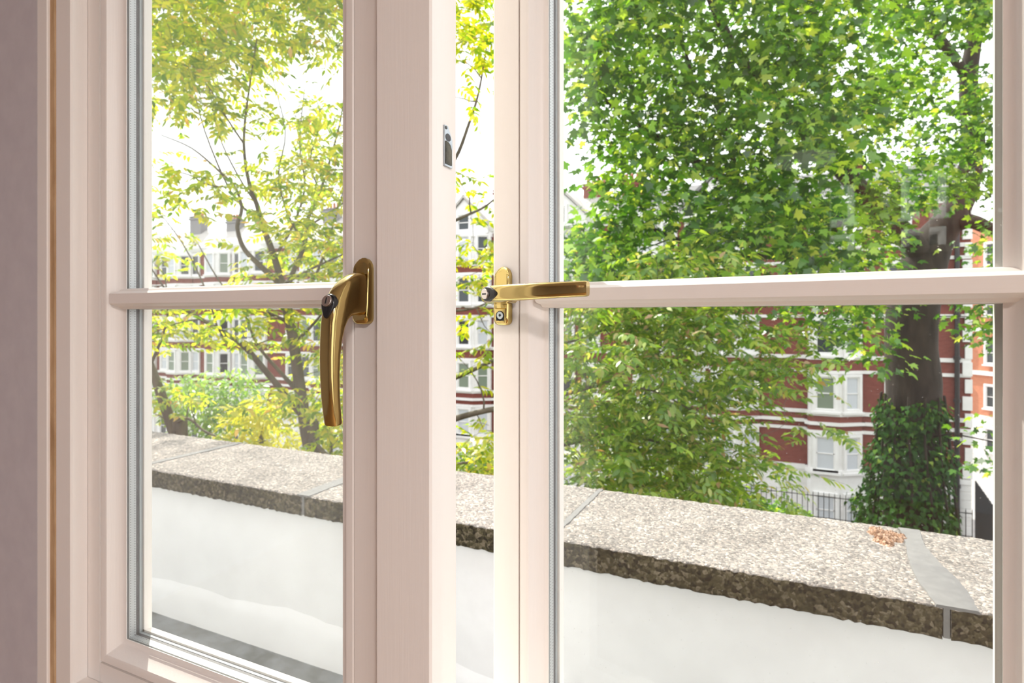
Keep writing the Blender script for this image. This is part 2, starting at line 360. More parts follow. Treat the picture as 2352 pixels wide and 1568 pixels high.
# ceiling lamp at the back of the room, mirrored in the open pane, then an added fill lamp
em = bpy.data.materials.new('lit opal glass'); em.use_nodes = True
pb = em.node_tree.nodes['Principled BSDF']; pb.inputs['Emission Color'].default_value = (1, .95, .92, 1); pb.inputs['Emission Strength'].default_value = 0.7
for pos, lab in ((LAMP_POS, 'round white ceiling lamp mirrored in the open right window pane'), (FILL_LAMP_POS, 'round white fill lamp, unseen, added nearer the window to brighten the room')):
    cl = empty('ceiling_or_fill_lamp', pos); tag(cl, lab, 'lamp')
    MB().tube([(0, 0, .26), (0, 0, .03)], [0.05, 0.06], 24).build('base', M['paint_v'], cl, smooth=True)
    MB().tube([(0, 0, .03), (0, 0, .02), (0, 0, -.02), (0, 0, -.045), (0, 0, -.055)], [0.10, 0.2, 0.2, 0.15, 0.04], 40).build('shade', em, cl, smooth=True)

# ------------------------------------------------------------------ the window frame (fixed)
win = empty('window_1', (0, 0, 0)); win['kind'] = 'structure'
zz0, zz1 = ZS0, ZS1
MB().prism([(-.895, .430), (-.8735, .430), (-.8725, .4312), (-.8725, .51), (-.895, .51)], zz0, zz1).build('architrave', M['paint_v'], win)
cpts = []
cb = MB()
rings = []
for i in range(60):
    z = zz0 + (zz1 - zz0) * i / 59; j = random.uniform(-.0008, .0008); k = random.uniform(-.0008, .0008)
    rings.append([(-.8727, .4335, z), (-.8735 + .0105 + j, .4337, z), (-.8725 + .0122 + k, .439, z), (-.8727, .439, z)])
cb.loft(rings).build('caulk_line', M['caulk'], win)
def jamb(x0, xr, xc):
    """x0 outer face, xr room-side reveal, xc rebate behind it."""
    return [(x0, .435), (xr + (.002 if xr > x0 else -.002) * -1, .435), (xr, .437), (xr, .4545), (xc, .4545), (xc, .505), (x0, .505)]
MB().prism(jamb(-.8612, -.8284, -.853), zz0, zz1).build('jamb', M['paint_v'], win)
MB().prism(jamb(.284, .208, .228), zz0, zz1).build('jamb', M['paint_v'], win)
MB().prism([(-.3433, .437), (-.3413, .435), (-.2841, .435), (-.2821, .437), (-.2821, .4545), (-.295, .4555), (-.295, .500), (-.333, .500), (-.333, .4555), (-.3433, .4545)], zz0, zz1).build('mullion', M['paint_v'], win)
SB = CZ - .481                                      # sash bottom
for xa, xb in ((-.8282, -.3435), (-.2819, .2078)):
    MB().prism([(.435, ZS0), (.435, SB + .006), (.437, SB + .008), (.4545, SB + .008), (.4545, SB - .006), (.52, SB - .02), (.52, ZS0)], xa, xb, 'x').build('sill_rail', M['paint_h'], win)
    MB().prism([(.435, ZS1), (.435, CZ + .80), (.4545, CZ + .80), (.4545, CZ + .815), (.505, CZ + .815), (.505, ZS1)], xa, xb, 'x').build('head_rail', M['paint_h'], win)
MB().prism([(.506, ZS0 + .012), (.625, ZS0 - .004), (.625, ZS0 - .034), (.506, ZS0 - .034)], -.93, .30, 'x').build('outer_sill', M['paint_out'], win)
# striker plate in the mullion rebate
sp = empty('strike_plate', (-.2945, .4785, CZ + .170)); sp.scale = (1, .85, .66); sp.parent = win; sp['label'] = 'zinc steel strike plate with screw holes'
MB().prism([(-.003, .022), (.004, .022), (.0135, .004), (.0135, -.037), (-.003, -.037)], -.0004, .0016, 'x').build('plate', M['steel'], sp)
MB().cyl((.0015, .0038, .0055), (1, 0, 0), .0056, .0004, 24).cyl((.0015, -.0005, .0185), (1, 0, 0), .0024, .0004, 16).build('screw_hole', M['black'], sp)
kp = MB().prism([(-.002, -.034), (.0105, -.034), (.0105, -.012), (.008, -.0055), (.004, -.002), (-.002, -.001)], .0015, .0026, 'x')
kp.build('keep_slot', M['dirtysteel'], sp)

# ------------------------------------------------------------------ handles
def superellipse(c, t_dir, n_dir, b_dir, a, b, n=28, e=2.6):
    pts = []
    for k in range(n):
        th = 2 * math.pi * k / n; ct, st = math.cos(th), math.sin(th)
        u = a * math.copysign(abs(ct) ** (2 / e), ct); v = b * math.copysign(abs(st) ** (2 / e), st)
        pts.append(Vector(c) + n_dir * u + b_dir * v)
    return pts
def make_handle(parent, x, z, turned):
    """Lever handle on the sash face: y = 0 is the face, -y the room. turned: lever level, else hanging."""
    # back plate: tall rounded slab whose top and bottom ends slope to the face
    root = MB()
    A = Vector((1, 0, 0)) if turned else Vector((0, 0, -1))        # along the lever
    B = Vector((0, 0, 1)) if turned else Vector((1, 0, 0))         # across the lever
    O = Vector((0, -1, 0))
    if turned: A = (Matrix.Rotation(math.radians(-1.5), 3, 'Y') @ A)
    secs = [(9.6, 3.0, 21.0, 9.6), (14, 3.6, 20.5, 9.6), (20, 5.2, 19.3, 9.5), (26, 7.6, 17.8, 9.4), (32, 11.0, 16.0, 9.2), (37.5, 16, 14.0, 9.1), (42, 23, 11.8, 9.0),
            (45.5, 33, 9.6, 8.8), (48, 46, 8.0, 8.6), (49.4, 62, 7.0, 8.3), (49.6, 80, 6.4, 8.0), (48.6, 98, 6.1, 7.7), (46.8, 112, 6.0, 7.5), (45.2, 122.0, 5.8, 7.4), (45.0, 123.6, 5.2, 6.9)]
    rings = []
    P = [O * (s_[0] / 1000) + A * (s_[1] / 1000) for s_ in secs]
    for i, s_ in enumerate(secs):
        d = (P[min(i + 1, len(P) - 1)] - P[max(i - 1, 0)]).normalized()
        if i == 0: d = O.copy()
        n = B.cross(d).normalized()
        rings.append(superellipse(P[i], d, n, B, s_[2] / 1000, s_[3] / 1000, 36, 3.6))
    root.loft(rings)
    h = root.build('window_handle', M['brass'], parent, smooth=True, angle=1.0)
    h.location = (x, 0, z)
    # plate
    pl = MB()
    def outline(w, zt, zb, r, n=9):
        pts = []
        for k in range(n + 1):
            a = math.pi * k / n
            pts.append((w * math.cos(a), zt - w * 1.1 + w * 1.1 * math.sin(a)))
        for sx, a0 in ((-1, math.pi), (1, 1.5 * math.pi)):
            for k in range(5):
                a = a0 + 0.5 * math.pi * k / 4
                pts.append((sx * (w - r) + r * math.cos(a), zb + r + r * math.sin(a)))
        return pts
    base = outline(.0100, .0325, -.0325, .006)
    rs = []
    for (sc, y, top) in ((1.0, 0.0, 0.0), (1.0, -.0062, .0), (.97, -.0078, .0), (.86, -.0092, .0)):
        ring = []
        for (px, pz) in base:
            slope = max(0.0, (pz - .012) / .0205)                   # the upper end slopes down to the face
            ring.append((px * sc, y * (1 - .55 * slope * slope) , pz * (sc if pz > 0 else sc) ))
        rs.append(ring)
    pl.loft(rs)
    p = pl.build('back_plate', M['brass'], h, smooth=True, angle=0.7)
    nk = MB().cyl((0, -.0086, 0), (0, -1, 0), .0092, .0016, 28)
    # lower boss carrying the fixing screw
    if turned:
        bs = MB().prism([(-.0078, -.0135), (.0078, -.0135), (.0078, -.026), (.0055, -.030), (-.0055, -.030), (-.0078, -.026)], -.0095, -.0012, 'y')
        q = bs.build('screw_boss', M['brass'], h, bevel=.0012)
        MB().cyl((0, -.0094, -.0222), (0, -1, 0), .0056, .0004, 28).box(-.0052, .0052, -.0098, -.0094, -.0275, -.0225).build('screw_recess', M['black'], h)
        sw = MB()
        for k in range(1):
            sw.cyl((.0005, -.0098, -.0215), (0, -1, 0), .0042, .0009, 28)
        sw.build('screw', M['steel'], h, smooth=True, bevel=.0003)
        MB().cyl((.0005, -.01075, -.0215), (0, -1, 0), .0016, .0002, 6).build('screw_socket', M['black'], h)
    nk.build('neck_ring', M['black'], h, smooth=True)
    # lock: black teardrop with a key barrel on the outside of the bend
    d = (O * .95 - A * .31).normalized()            # outward at the bend
    up = (B.cross(d)).normalized()
    if up.dot(A) < 0: up = -up                      # towards the lever's tip
    c = O * .0500 + A * .0120
    tear = []
    for k in range(28):
        th = 2 * math.pi * k / 28
        r = .0077
        q = Vector((math.cos(th) * r, math.sin(th) * r))
        if q.y > 0: q.y *= 2.0; q.x *= max(0.0, 1 - (q.y / .0154) ** 2 * .35)
        tear.append(q)
    ring = []
    for off, sc in ((-.009, 1.06), (.0016, 1.0), (.0026, .88)):
        ring.append([c + d * (off - (.0012 * max(0, q.y) / .0154 if off > 0 else 0)) + (B * q.x + up * q.y) * sc for q in tear])
    MB().loft(ring).build('lock_surround', M['black'], h, smooth=True, angle=0.8)
    kb = MB().cyl(c + d * .001, d, .0054, .0036, 32); kb.build('key_barrel', M['nickel'], h, smooth=True, bevel=.0004)
    s2 = MB(); cc = c + d * .0047
    hw, hh = .0008, .0030
    s2.loft([[cc + B * (sx * hw) + up * (sy * hh) + d * o for sx, sy in ((-1, -1), (1, -1), (1, 1), (-1, 1))] for o in (-.0004, .00015)])
    s2.build('key_slot', M['black'], h)
    return h

# ------------------------------------------------------------------ the two casements
def sash(name, loc, rz, wo, sl, sr, glass, label, handle_x, handle_z, turned, hlabel):
    e = empty(name, loc, rz); tag(e, label, 'window', None, 'thing')
    w = sl + wo + sr; zb, zt = -.481, .800; T = .050; bd = .028
    xl, xr = sl, sl + wo                          # joints between stile and bead
    rz_ = .034                                      # rail height outside the bead
    g = .0012
    # stiles carry the rebate and the outer lip
    MB().prism([(0, .003), (.003, 0), (sl - g, 0), (sl - g, .004), (sl, .004), (sl, .038), (sl + bd + .002, .038), (sl + bd + .002, T - .002), (sl + bd, T), (0, T)], zb, zt).build('stile', M['paint_v'], e)
    MB().prism([(w, .003), (w - .003, 0), (xr + g, 0), (xr + g, .004), (xr, .004), (xr, .038), (xr - bd - .002, .038), (xr - bd - .002, T - .002), (xr - bd, T), (w, T)], zb, zt).build('stile', M['paint_v'], e)
    zj0, zj1 = zb + rz_, zt - rz_
    MB().prism([(0, zb), (0, zj0 - g), (.004, zj0 - g), (.004, zj0), (.038, zj0), (.038, zj0 + bd + .002), (T, zj0 + bd - .001), (T + .012, zj0 + .008), (T + .012, zb), ], sl + .0004, xr - .0004, 'x').build('rail', M['paint_h'], e)
    MB().prism([(0, zt), (0, zj1 + g), (.004, zj1 + g), (.004, zj1), (.038, zj1), (.038, zj1 - bd - .002), (T, zj1 - bd), (T, zt)], sl + .0004, xr - .0004, 'x').build('rail', M['paint_h'], e)
    # moulded bead, mitred at the corners
    bp = [(.0004, .016), (.0004, .0012), (.002, .0), (.0085, .0), (.0115, .0014), (.0135, .0045), (.016, .0085), (.0205, .0135), (.0245, .0155), (bd, .0162), (bd, .017), (.0004, .017)]
    MB().sweep(xl, xr, zj0, zj1, bp).build('glazing_bead', M['paint_v'], e, smooth=True, angle=0.5)
    gx0, gx1, gz0, gz1 = xl + bd, xr - bd, zj0 + bd, zj1 - bd
    bz = .0235; hb, ht = .0062, .0135               # glazing bar: half height of face, of foot
    prof = [(.0, bz - hb), (.0, bz + hb), (.003, bz + hb + .002), (.0105, bz + hb + .0035), (.0135, bz + ht - .001), (.017, bz + ht), (.017, bz - ht), (.0135, bz - ht + .001), (.0105, bz - hb - .0035), (.003, bz - hb - .002)]
    prof = [(y - .0015 if y < .004 else y, z) for y, z in prof]
    gb = MB().prism(prof, xl + .0215, xr - .0155, 'x')
    gb.prism([(.0335, bz - ht), (.0335, bz + ht), (.040, bz + ht), (T - .002, bz + hb), (T - .002, bz - hb), (.040, bz - ht)], gx0 - .003, gx1 + .003, 'x')
    gb.build('glazing_bar', M['paint_h'], e, smooth=True, angle=0.45)
    spc, gsk, sl_ = MB(), MB(), MB()
    for z0, z1 in ((gz0, bz - ht), (bz + ht, gz1)):
        i = .0
        spc.sweep(gx0 - .001, gx1 + .004, z0 - .001, z1 + .001, [(-.006, .0206), (i, .0206), (i, .0294), (-.006, .0294)])
        gsk.sweep(gx0 - .001, gx1 + .004, z0 - .001, z1 + .001, [(-.006, .0296), (-.0002, .0296), (-.0002, .0335), (-.006, .0335)])
        sl_.sweep(gx0 - .001, gx1 + .004, z0 - .001, z1 + .001, [(-.006, .0336), (.0004, .0336), (.0004, .0378), (-.006, .0378)])
    spc.build('spacer_bar', M['spacer'], e); gsk.build('glazing_seal', M['gasket'], e); sl_.build('glazing_tape', M['seal'], e)
    for z0, z1 in ((gz0, bz - ht), (bz + ht, gz1)):
        gp = MB().box(gx0 - .006, gx1 + .006, .0172, .0204, z0 - .006, z1 + .006).box(gx0 - .006, gx1 + .006, .0298, .0330, z0 - .006, z1 + .006)
        gp.build('glass_pane', glass, e)
    h = make_handle(e, handle_x, handle_z, turned); h['label'] = hlabel
    return e
sash('casement_window', (-.848, .455, CZ), 0, .416, .0463, .046, M['glass_left'],
     'closed white casement window with a brass handle hanging straight down', -.371 + .848, .0255, False, 'polished brass lever handle turned down')
sash('casement_window', (-.2976, .585, CZ), math.radians(-8), .439, .036, .036, M['glass_right'],
     'white casement window standing ajar with its brass handle turned level', .0172, .0235, True, 'polished brass lever handle turned level')

# ------------------------------------------------------------------ the parapet outside
PT = CZ - .64                                       # top of the coping
PF, PB = 1.565, 2.09                                # its front and back edges
struct(MB().box(-4.39, 2.21, PF + .035, PB - .04, CZ - 1.6, PT - .072), 'wall_outside', M['render'])
# cracked, slightly proud skirt of render along the foot
sk = MB(); ring = []
xs = np.linspace(-4.39, 2.21, 110); hgt = CZ - 1.25
for x in xs:
    j = .012 * math.sin(x * 3.1) + .008 * math.sin(x * 11 + 1) + random.uniform(-.004, .004)
    ring.append([(x, PF + .036, hgt - .05), (x, PF + .018, hgt - .05), (x, PF + .019 + random.uniform(-.002, .002), hgt + .10 + j), (x, PF + .027, hgt + .125 + j), (x, PF + .036, hgt + .15 + j)])
sk.loft(ring); struct(sk, 'trim_1', M['render'], smooth=True)
struct(MB().prism([(.507, CZ - 1.28), (.9, CZ - 1.30), (PF + .03, CZ - 1.25), (PF + .03, CZ - 1.7), (.507, CZ - 1.7)], -7, 3.5, 'x'), 'floor_outside', M['felt'])
struct(MB().box(-7, 3.5, .507, .515, CZ - 1.6, ZS0 - .04), 'wall_below_window', M['render'])
struct(MB().box(-60, 60, PB - .05, PB + .1, -12.4, PT - .072), 'wall_house_front', M['brick'])

def coping(x0, x1, label, seed):
    """A cast slab with a pebbly, chipped edge."""
    r = random.Random(seed); b = bmesh.new()
    nx = max(8, int((x1 - x0) / .012)); ny = 34; nz = 6
    def shape(u, v, s_): pass
    grid = {}
    X = [x0 + .004 + (x1 - x0 - .008) * i / nx for i in range(nx + 1)]
    rough = lambda a: r.uniform(-a, a)
    loop = []                                       # section loop: (y, z, amplitude, material)
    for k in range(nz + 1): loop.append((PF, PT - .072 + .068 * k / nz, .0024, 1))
    for k in range(ny + 1): loop.append((PF + .005 + (PB - PF - .008) * k / ny, PT, .0016, 0))
    loop.append((PB, PT - .004, .002, 0)); loop.append((PB, PT - .072, .001, 1)); loop.append((PF + .1, PT - .072, 0.0, 1))
    V = [[b.verts.new((x, y + rough(a), z + rough(a))) for (y, z, a, m_) in loop] for x in X]
    n = len(loop)
    for A, Bq in zip(V, V[1:]):
        for k in range(n):
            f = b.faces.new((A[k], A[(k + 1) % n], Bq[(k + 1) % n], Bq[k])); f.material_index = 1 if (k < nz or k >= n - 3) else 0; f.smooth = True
    b.faces.new(V[0]); b.faces.new(V[-1][::-1])
    bmesh.ops.recalc_face_normals(b, faces=b.faces[:])
    me = bpy.data.meshes.new('coping_stone'); b.to_mesh(me); b.free()
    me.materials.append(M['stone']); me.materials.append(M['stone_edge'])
    o = bpy.data.objects.new('coping_stone', me); COL.objects.link(o)
    tag(o, label, 'coping stone', 'coping stones on the parapet')
    return o
J = [-6.27, -5.33, -4.39, -3.44, -2.5, -1.557, -.61, .33, 1.27, 2.21]
LAB = {2: 'pebbled coping slab beyond the left edge of the closed window',
       3: 'pebbled coping slab at the left edge of the closed window glass', 4: 'pebbled coping slab seen in the middle of the closed window',
       5: 'pebbled coping slab running behind the white mullion', 6: 'pebbled coping slab under the big leafy tree in the open window',
       7: 'pebbled coping slab right of the wide grey mortar band', 8: 'pebbled coping slab beyond the right edge of the open window'}
stones = {}
for i in range(2, len(J) - 1):
    stones[i] = coping(J[i] + .004, J[i + 1] - .004, LAB[i], 40 + i)
def mortar(parent, cx, wfun, seed):
    r = random.Random(seed); b = MB(); ring = []
    for k in range(26):
        y = PF - .0006 + (PB - PF) * k / 25; l, rr = wfun(k / 25)
        l += r.uniform(-.002, .002); rr += r.uniform(-.002, .002)
        ring.append([(cx - l, y, PT - .004), (cx - l * .9, y, PT + .0026), (cx + rr * .9, y, PT + .0026), (cx + rr, y, PT - .004)])
    b.loft(ring)
    b.box(cx - .006, cx + .006, PF + .001, PF + .02, PT - .07, PT)
    o = b.build('mortar_joint', M['mortar'], parent, smooth=True, angle=0.9); o['label'] = 'smooth grey mortar joint'
mortar(stones[6], .33, lambda t: (.022 + .012 * math.sin(t * 5), .040 + .022 * (1 - t) + .01 * math.sin(t * 7)), 3)
mortar(stones[5], -.61, lambda t: (.010, .010), 4); mortar(stones[4], -1.557, lambda t: (.03, .03), 5); mortar(stones[3], -2.5, lambda t: (.02, .02), 6)
# lichen crust by the joint
b = bmesh.new(); r = random.Random(9)
bmesh.ops.create_grid(b, x_segments=26, y_segments=26, size=1)
for v in b.verts:
    rr = math.hypot(v.co.x, v.co.y); a = math.atan2(v.co.y, v.co.x)
    edge = .8 + .18 * math.sin(3 * a + 1) + .1 * math.sin(7 * a)
    h = max(0, 1 - rr / edge)
    v.co = Vector((.275 + v.co.x * .062, 1.99 + v.co.y * .095, PT - .003 + min(.011, h * .03) * (1 + r.uniform(-.5, .6))))
bmesh.ops.delete(b, geom=[f for f in b.faces if max(v.co.z for v in f.verts) < PT - .002], context='FACES')
me = bpy.data.meshes.new('lichen_crust'); b.to_mesh(me); b.free(); me.materials.append(M['lichen'])
lo = bpy.data.objects.new('lichen_crust', me); COL.objects.link(lo); lo.parent = stones[6]; lo['label'] = 'pale orange lichen crust'

# ------------------------------------------------------------------ street, terrace of houses
GZ = CZ - 13.9
struct(MB().box(-140, 90, PB + .2, 33.0, GZ - 1.2, GZ - .3), 'ground_garden', M['soil'])
struct(MB().box(-140, 90, 33.0, 200, GZ - 1.2, GZ - .02), 'road', M['road'])
struct(MB().box(-140, 10.6, 38.5, 58, GZ - 1, GZ + .1), 'pavement', M['pave'])
YF = 42.0
ROWS = [-12.0, -8.5, -4.75, -1.25, 2.2, 5.55]
def house_window(parent, x, z, w, h, y, glass, rot=0.0, lintel=True):
    """White surround, sash bars and glass as one window part with its pane."""
    f = MB(); d = .16
    f.sweep(-w / 2 - .2, w / 2 + .2, -h / 2 - .16, h / 2 + .2, [(0, 0), (0, -d), (.17, -d), (.21, -.06), (.21, 0)])
    f.box(-w / 2 - .3, w / 2 + .3, -d - .1, 0, -h / 2 - .28, -h / 2 - .14)
    f.sweep(-w / 2, w / 2, -h / 2, h / 2, [(0, -.01), (0, -.07), (.06, -.07), (.06, -.01)])
    f.box(-w / 2, w / 2, -.07, -.01, -.035, .035)
    o = f.build('window', M['stucco'], parent); o.location = (x, y, z); o.rotation_euler = (0, 0, rot)
    p = MB().box(-w / 2 + .02, w / 2 - .02, -.03, -.015, -h / 2 + .02, h / 2 - .02).build('pane', glass, o)
    return o
win_cache = {}
def put_window(parent, x, z, w, h, y, glass, rot=0.0):
    key = (round(w, 2), round(h, 2), glass)
    if key not in win_cache:
        win_cache[key] = house_window(parent, x, z, w, h, y, glass, rot); return
    src = win_cache[key]
    c = src.copy(); COL.objects.link(c); c.parent = parent; c.location = (x, y, z); c.rotation_euler = (0, 0, rot)
    for ch in src.children:
        k = ch.copy(); COL.objects.link(k); k.parent = c
def house(x0, x1, label, bays, singles, gables, chim, eave=7.3, end=False, roofm='slate', baym='stucco', chm='brick'):
    e = empty('townhouse', (x0, YF, CZ)); tag(e, label, 'house', 'terrace of red brick houses across the street')
    W = x1 - x0; base = -9.75; g0 = -13.95
    plan = lambda bx, o: [(bx - o, .02), (bx - o, -.75 - o * .4), (bx + .12 - o * .2, -.95 - o), (bx + 1.75 + o * .2, -.95 - o), (bx + 3.0 + o, -.1 - o * .3), (bx + 3.0 + o, .02)]
    wl = MB().box(0, W, 0, 9, base, eave)
    wl.build('wall', M['brick'], e)
    pb_ = MB().box(0, W, -.08, 9, g0, base)
    for k in range(8): pb_.box(0, W, -.11, 0, g0 + .25 + k * .5, g0 + .68 + k * .5)
    for bx in bays:
        pb_.prism(plan(bx, .05), g0, base)
    pb_.build('stucco_base', M['stucco'], e)
    for bx in bays:
        MB().prism(plan(bx, 0), base, eave - .8).build('bay', M[baym], e)
        MB().prism(plan(bx, .12), eave - .8, eave - .5).build('bay_cornice', M['stucco'], e)
    for za, zb2 in zip(ROWS[1:], ROWS[2:]):
        for bx in bays: MB().prism(plan(bx, .03), za + 1.42, zb2 - 1.42).build('brick_band', M['brick'], e)
    st = MB()
    zs = []
    for zr in ROWS[1:]:
        zs += [(zr - 1.42, zr - 1.18, .10), (zr + 1.22, zr + 1.42, .10)]
    zs.append((base - .05, base + .25, .16)); zs.append((ROWS[1] + 1.75, ROWS[1] + 1.95, .2))
    for a, c, o in zs:
        st.box(0, W, -o, .02, a, c)
        for bx in bays: st.prism(plan(bx, o), a, c)
    if end:
        for k in range(17): st.box(W - .42 + (.12 if k % 2 else 0), W + .05, -.14, .4, base + .3 + k, base + 1.1 + k)
    st.build('stone_band', M['stucco'], e)
    MB().prism([(-.0, eave - .5), (-.25, eave - .35), (-.45, eave), (-.45, eave + .25), (.6, eave + .35), (.6, eave - .5)], 0, W, 'x').build('cornice', M['stucco'], e)
    MB().prism([(.1, eave + .2), (3.2, eave + 2.6), (6.5, eave + 2.6), (9, eave + .2)], 0, W, 'x').build('roof', M[roofm], e)
    ca = math.atan2(.85, 1.25)
    gl = [M['winglass'], M['blind'], M['winglass'], M['curtain'], M['winglass']]
    k = 0
    for zr in ROWS:
        h = 2.0 if zr > -12 else 1.75
        for bx in bays:
            k += 1
            dy = -.05 if zr == ROWS[0] else 0
            lc = gl[4] if zr in (ROWS[3], ROWS[4]) else (M['blind'] if zr == ROWS[2] else M['curtain'])
            put_window(e, bx + .95, zr, 1.0, h, -.95 + dy, lc)
            put_window(e, bx + 2.42, zr, .85, h, -.49 + dy, M['curtain'] if zr < -5 else gl[k % 5], ca)
        for sx in singles: put_window(e, sx, zr, 1.0, h, (-.11 if zr == ROWS[0] else 0), gl[(k + 2) % 5])
    for gx in gables:
        g = MB().prism([(gx - 2.2, eave - .5), (gx + 2.2, eave - .5), (gx + 2.2, eave + .3), (gx, eave + 2.4), (gx - 2.2, eave + .3)], -.5, 2.5, 'y')
        go = g.build('gable', M['stucco'], e)
        rr = MB()
        for sg in (-1, 1):
            rr.prism([(gx + sg * 2.5, eave + .1), (gx + sg * 2.5, eave + .35), (gx, eave + 2.75), (gx, eave + 2.5)], -.7, 3.0, 'y')
        rr.build('gable_roof', M[roofm], go)
        put_window(e, gx, eave + .45, 1.0, 1.2, -.5, M['winglass'])
    for cx, cy, hh in chim:
        c = MB().box(cx - .9, cx + .9, cy - .45, cy + .45, eave, eave + hh).box(cx - 1, cx + 1, cy - .55, cy + .55, eave + hh - .4, eave + hh - .2).box(cx - 1, cx + 1, cy - .55, cy + .55, eave + hh - .1, eave + hh).build('chimney', M[chm], e)
        for q in range(4):
            MB().cyl((cx - .65 + q * .43, cy, eave + hh), (0, 0, 1), .14, .6, 12, .11).build('chimney_pot', M['pot'], c, smooth=True)
    return e
h_end = house(-1, 10, 'red brick end house with white bays behind the ivy-clad trunk', [2.5], [7.4], [], [(5, 4, 3.0)], end=True)
dp = MB().cyl((10.3, -.22, -13.9), (0, 0, 1), .13, 20.6, 12)
for k in range(8): dp.cyl((10.3, -.22, -12.5 + k * 2.5), (0, 0, 1), .18, .2, 12)
dp.build('drainpipe', M['iron'], h_end, smooth=True)
house(-12, -1, 'red brick house with a white bay left of the end house, mostly behind leaves', [2.3, 7.6], [6.5], [8.0], [(1.6, 3.0, 3.3)])
house(-21, -12, 'brick house with a white gable and chimney pots left of the big tree', [1.5], [6.0, 8.0], [5.6], [(7.4, 3.2, 3.4)], roofm='slate_pale')
house(-34, -21, 'brick house with a white gable seen through the gap of the open window', [2.0, 9.6], [6.6], [10.3], [(11.6, 4.6, 4.0)], roofm='slate_pale', baym='stucco')
house(-45, -34, 'brick house with white window surrounds behind the brass hanging handle', [5.0], [1.8, 3.6, 9.7], [], [(4.2, 3.0, 3.5)], roofm='slate_pale', baym='stucco', chm='slate')
house(-56, -45, 'brick house with rows of white windows behind the thin forked tree', [1.5, 6.5], [5.4], [], [(1.4, 3.0, 3.4)], chm='slate', roofm='slate_pale')
house(-69, -56, 'brick house with rows of white windows at the left edge of the glass', [2.5, 8.5], [6.9, 12.0], [], [(8.4, 3.0, 4.2)], chm='slate', roofm='slate_pale', baym='stucco')
# a brick house behind our own, seen only as a reflection
hb = empty('townhouse', (9, -26, CZ), math.pi); tag(hb, 'sunlit red brick house mirrored in the open window pane', 'house')
MB().box(0, 20, 0, 9, -13.9, 7).build('wall', M['brick'], hb)
MB().prism([(-.3, 7), (3, 10), (9, 7)], 0, 20, 'x').build('roof', M['slate'], hb)
for zr in (-4.75, -1.25, 2.2, 5.0):
    for sx in (2.5, 5.5, 8.5, 11.5, 14.5, 17.5): put_window(hb, sx, zr, 1.0, 2.0, 0, M['winglass'])
struct(MB().box(-60, 60, -60, -5, GZ - 1, GZ), 'ground_back', M['pave'])

# building round the corner, in the sun
ob = empty('corner_building', (14.5, 74, CZ), math.radians(-52)); tag(ob, 'sunlit orange brick building beyond the side street at the right edge', 'building')
MB().box(-14, 16, 0, 10, -9.5, 9).build('wall', M['orange_brick'], ob)
MB().box(-14, 16, -.1, 10, -13.9, -9.5).box(-14, 16, -.25, 0, -1.4, -1.0).box(-14, 16, -.25, 0, 4.0, 4.4).box(-14, 16, -.25, 0, -5.6, -5.2).build('stone_band', M['stucco'], ob)
for zr in (-11.7, -7.6, -3.4, 1.2, 6.0):
    for sx in range(-12, 15, 3): put_window(ob, sx, zr, 1.0, 2.0, -.1, M['winglass'])

# iron railings before the end house and along the side street
def railing(pts, h, label, step=.28):
    e = empty('iron_railing', pts[0]); tag(e, label, 'railing')
    o = Vector(pts[0]); bars = MB(); rl = MB()
    for a, c in zip(pts, pts[1:]):
        a = Vector(a) - o; c = Vector(c) - o; n = int((c - a).length / step)
        for k in range(n + 1):
            p = a.lerp(c, k / max(1, n)); bars.tube([p, p + Vector((0, 0, h)), p + Vector((0, 0, h + .12))], [.022, .022, .002], 5)
        for z in (.15, h - .15): rl.tube([a + Vector((0, 0, z)), c + Vector((0, 0, z))], .03, 6)
    bars.build('railing_bars', M['iron'], e); rl.build('rail', M['iron'], e)
RB = CZ - 12.0
struct(MB().box(-14, 9.45, 38.6, 39.0, GZ - .5, RB), 'wall_area', M['stucco'])
railing([(-2, 38.8, RB), (9.3, 38.8, RB)], 1.55, 'black iron railing in front of the white base of the end house')
fn = MB()
for k in range(60):
    y = k * .2; fn.box(-.02 + (.02 if k % 2 else 0), .03, y, y + .19, 0, 4.55 + .06 * math.sin(k * 2.1))
for z in (.4, 2.3, 4.1): fn.box(.03, .1, 0, 12, z, z + .12)
fo = fn.build('garden_fence', M['hedge_dark']); fo.location = (8.75, 29.3, GZ); fo.rotation_euler = (0, 0, math.radians(-6))
tag(fo, 'dark boarded fence along the side street at the right edge', 'fence')

# ------------------------------------------------------------------ trees
def leaf_mesh(name, P, D, Nn, S, shape, mat, parent):
    """P points, D leaf directions, Nn normals, S sizes; shape = [(across, along, lift)]."""
    D = D / (np.linalg.norm(D, axis=1, keepdims=True) + 1e-9)
    side = np.cross(D, Nn); side /= (np.linalg.norm(side, axis=1, keepdims=True) + 1e-9)
    nn = np.cross(side, D)
    sh = np.array(shape); k = len(sh)
    V = P[:, None, :] + S[:, None, None] * (sh[None, :, 0:1] * side[:, None, :] + sh[None, :, 1:2] * D[:, None, :] + sh[None, :, 2:3] * nn[:, None, :])
    n = len(P); V = V.reshape(-1, 3).astype(np.float32)
    me = bpy.data.meshes.new(name)
    me.vertices.add(n * k); me.vertices.foreach_set('co', V.ravel())
    me.loops.add(n * k); me.loops.foreach_set('vertex_index', np.arange(n * k, dtype=np.int32))
    me.polygons.add(n); me.polygons.foreach_set('loop_start', np.arange(0, n * k, k, dtype=np.int32))
    try: me.polygons.foreach_set('loop_total', np.full(n, k, dtype=np.int32))
    except Exception: pass
    me.update(calc_edges=True); me.validate()
    me.materials.append(mat)
    o = bpy.data.objects.new(name, me); COL.objects.link(o); o.parent = parent
    return o
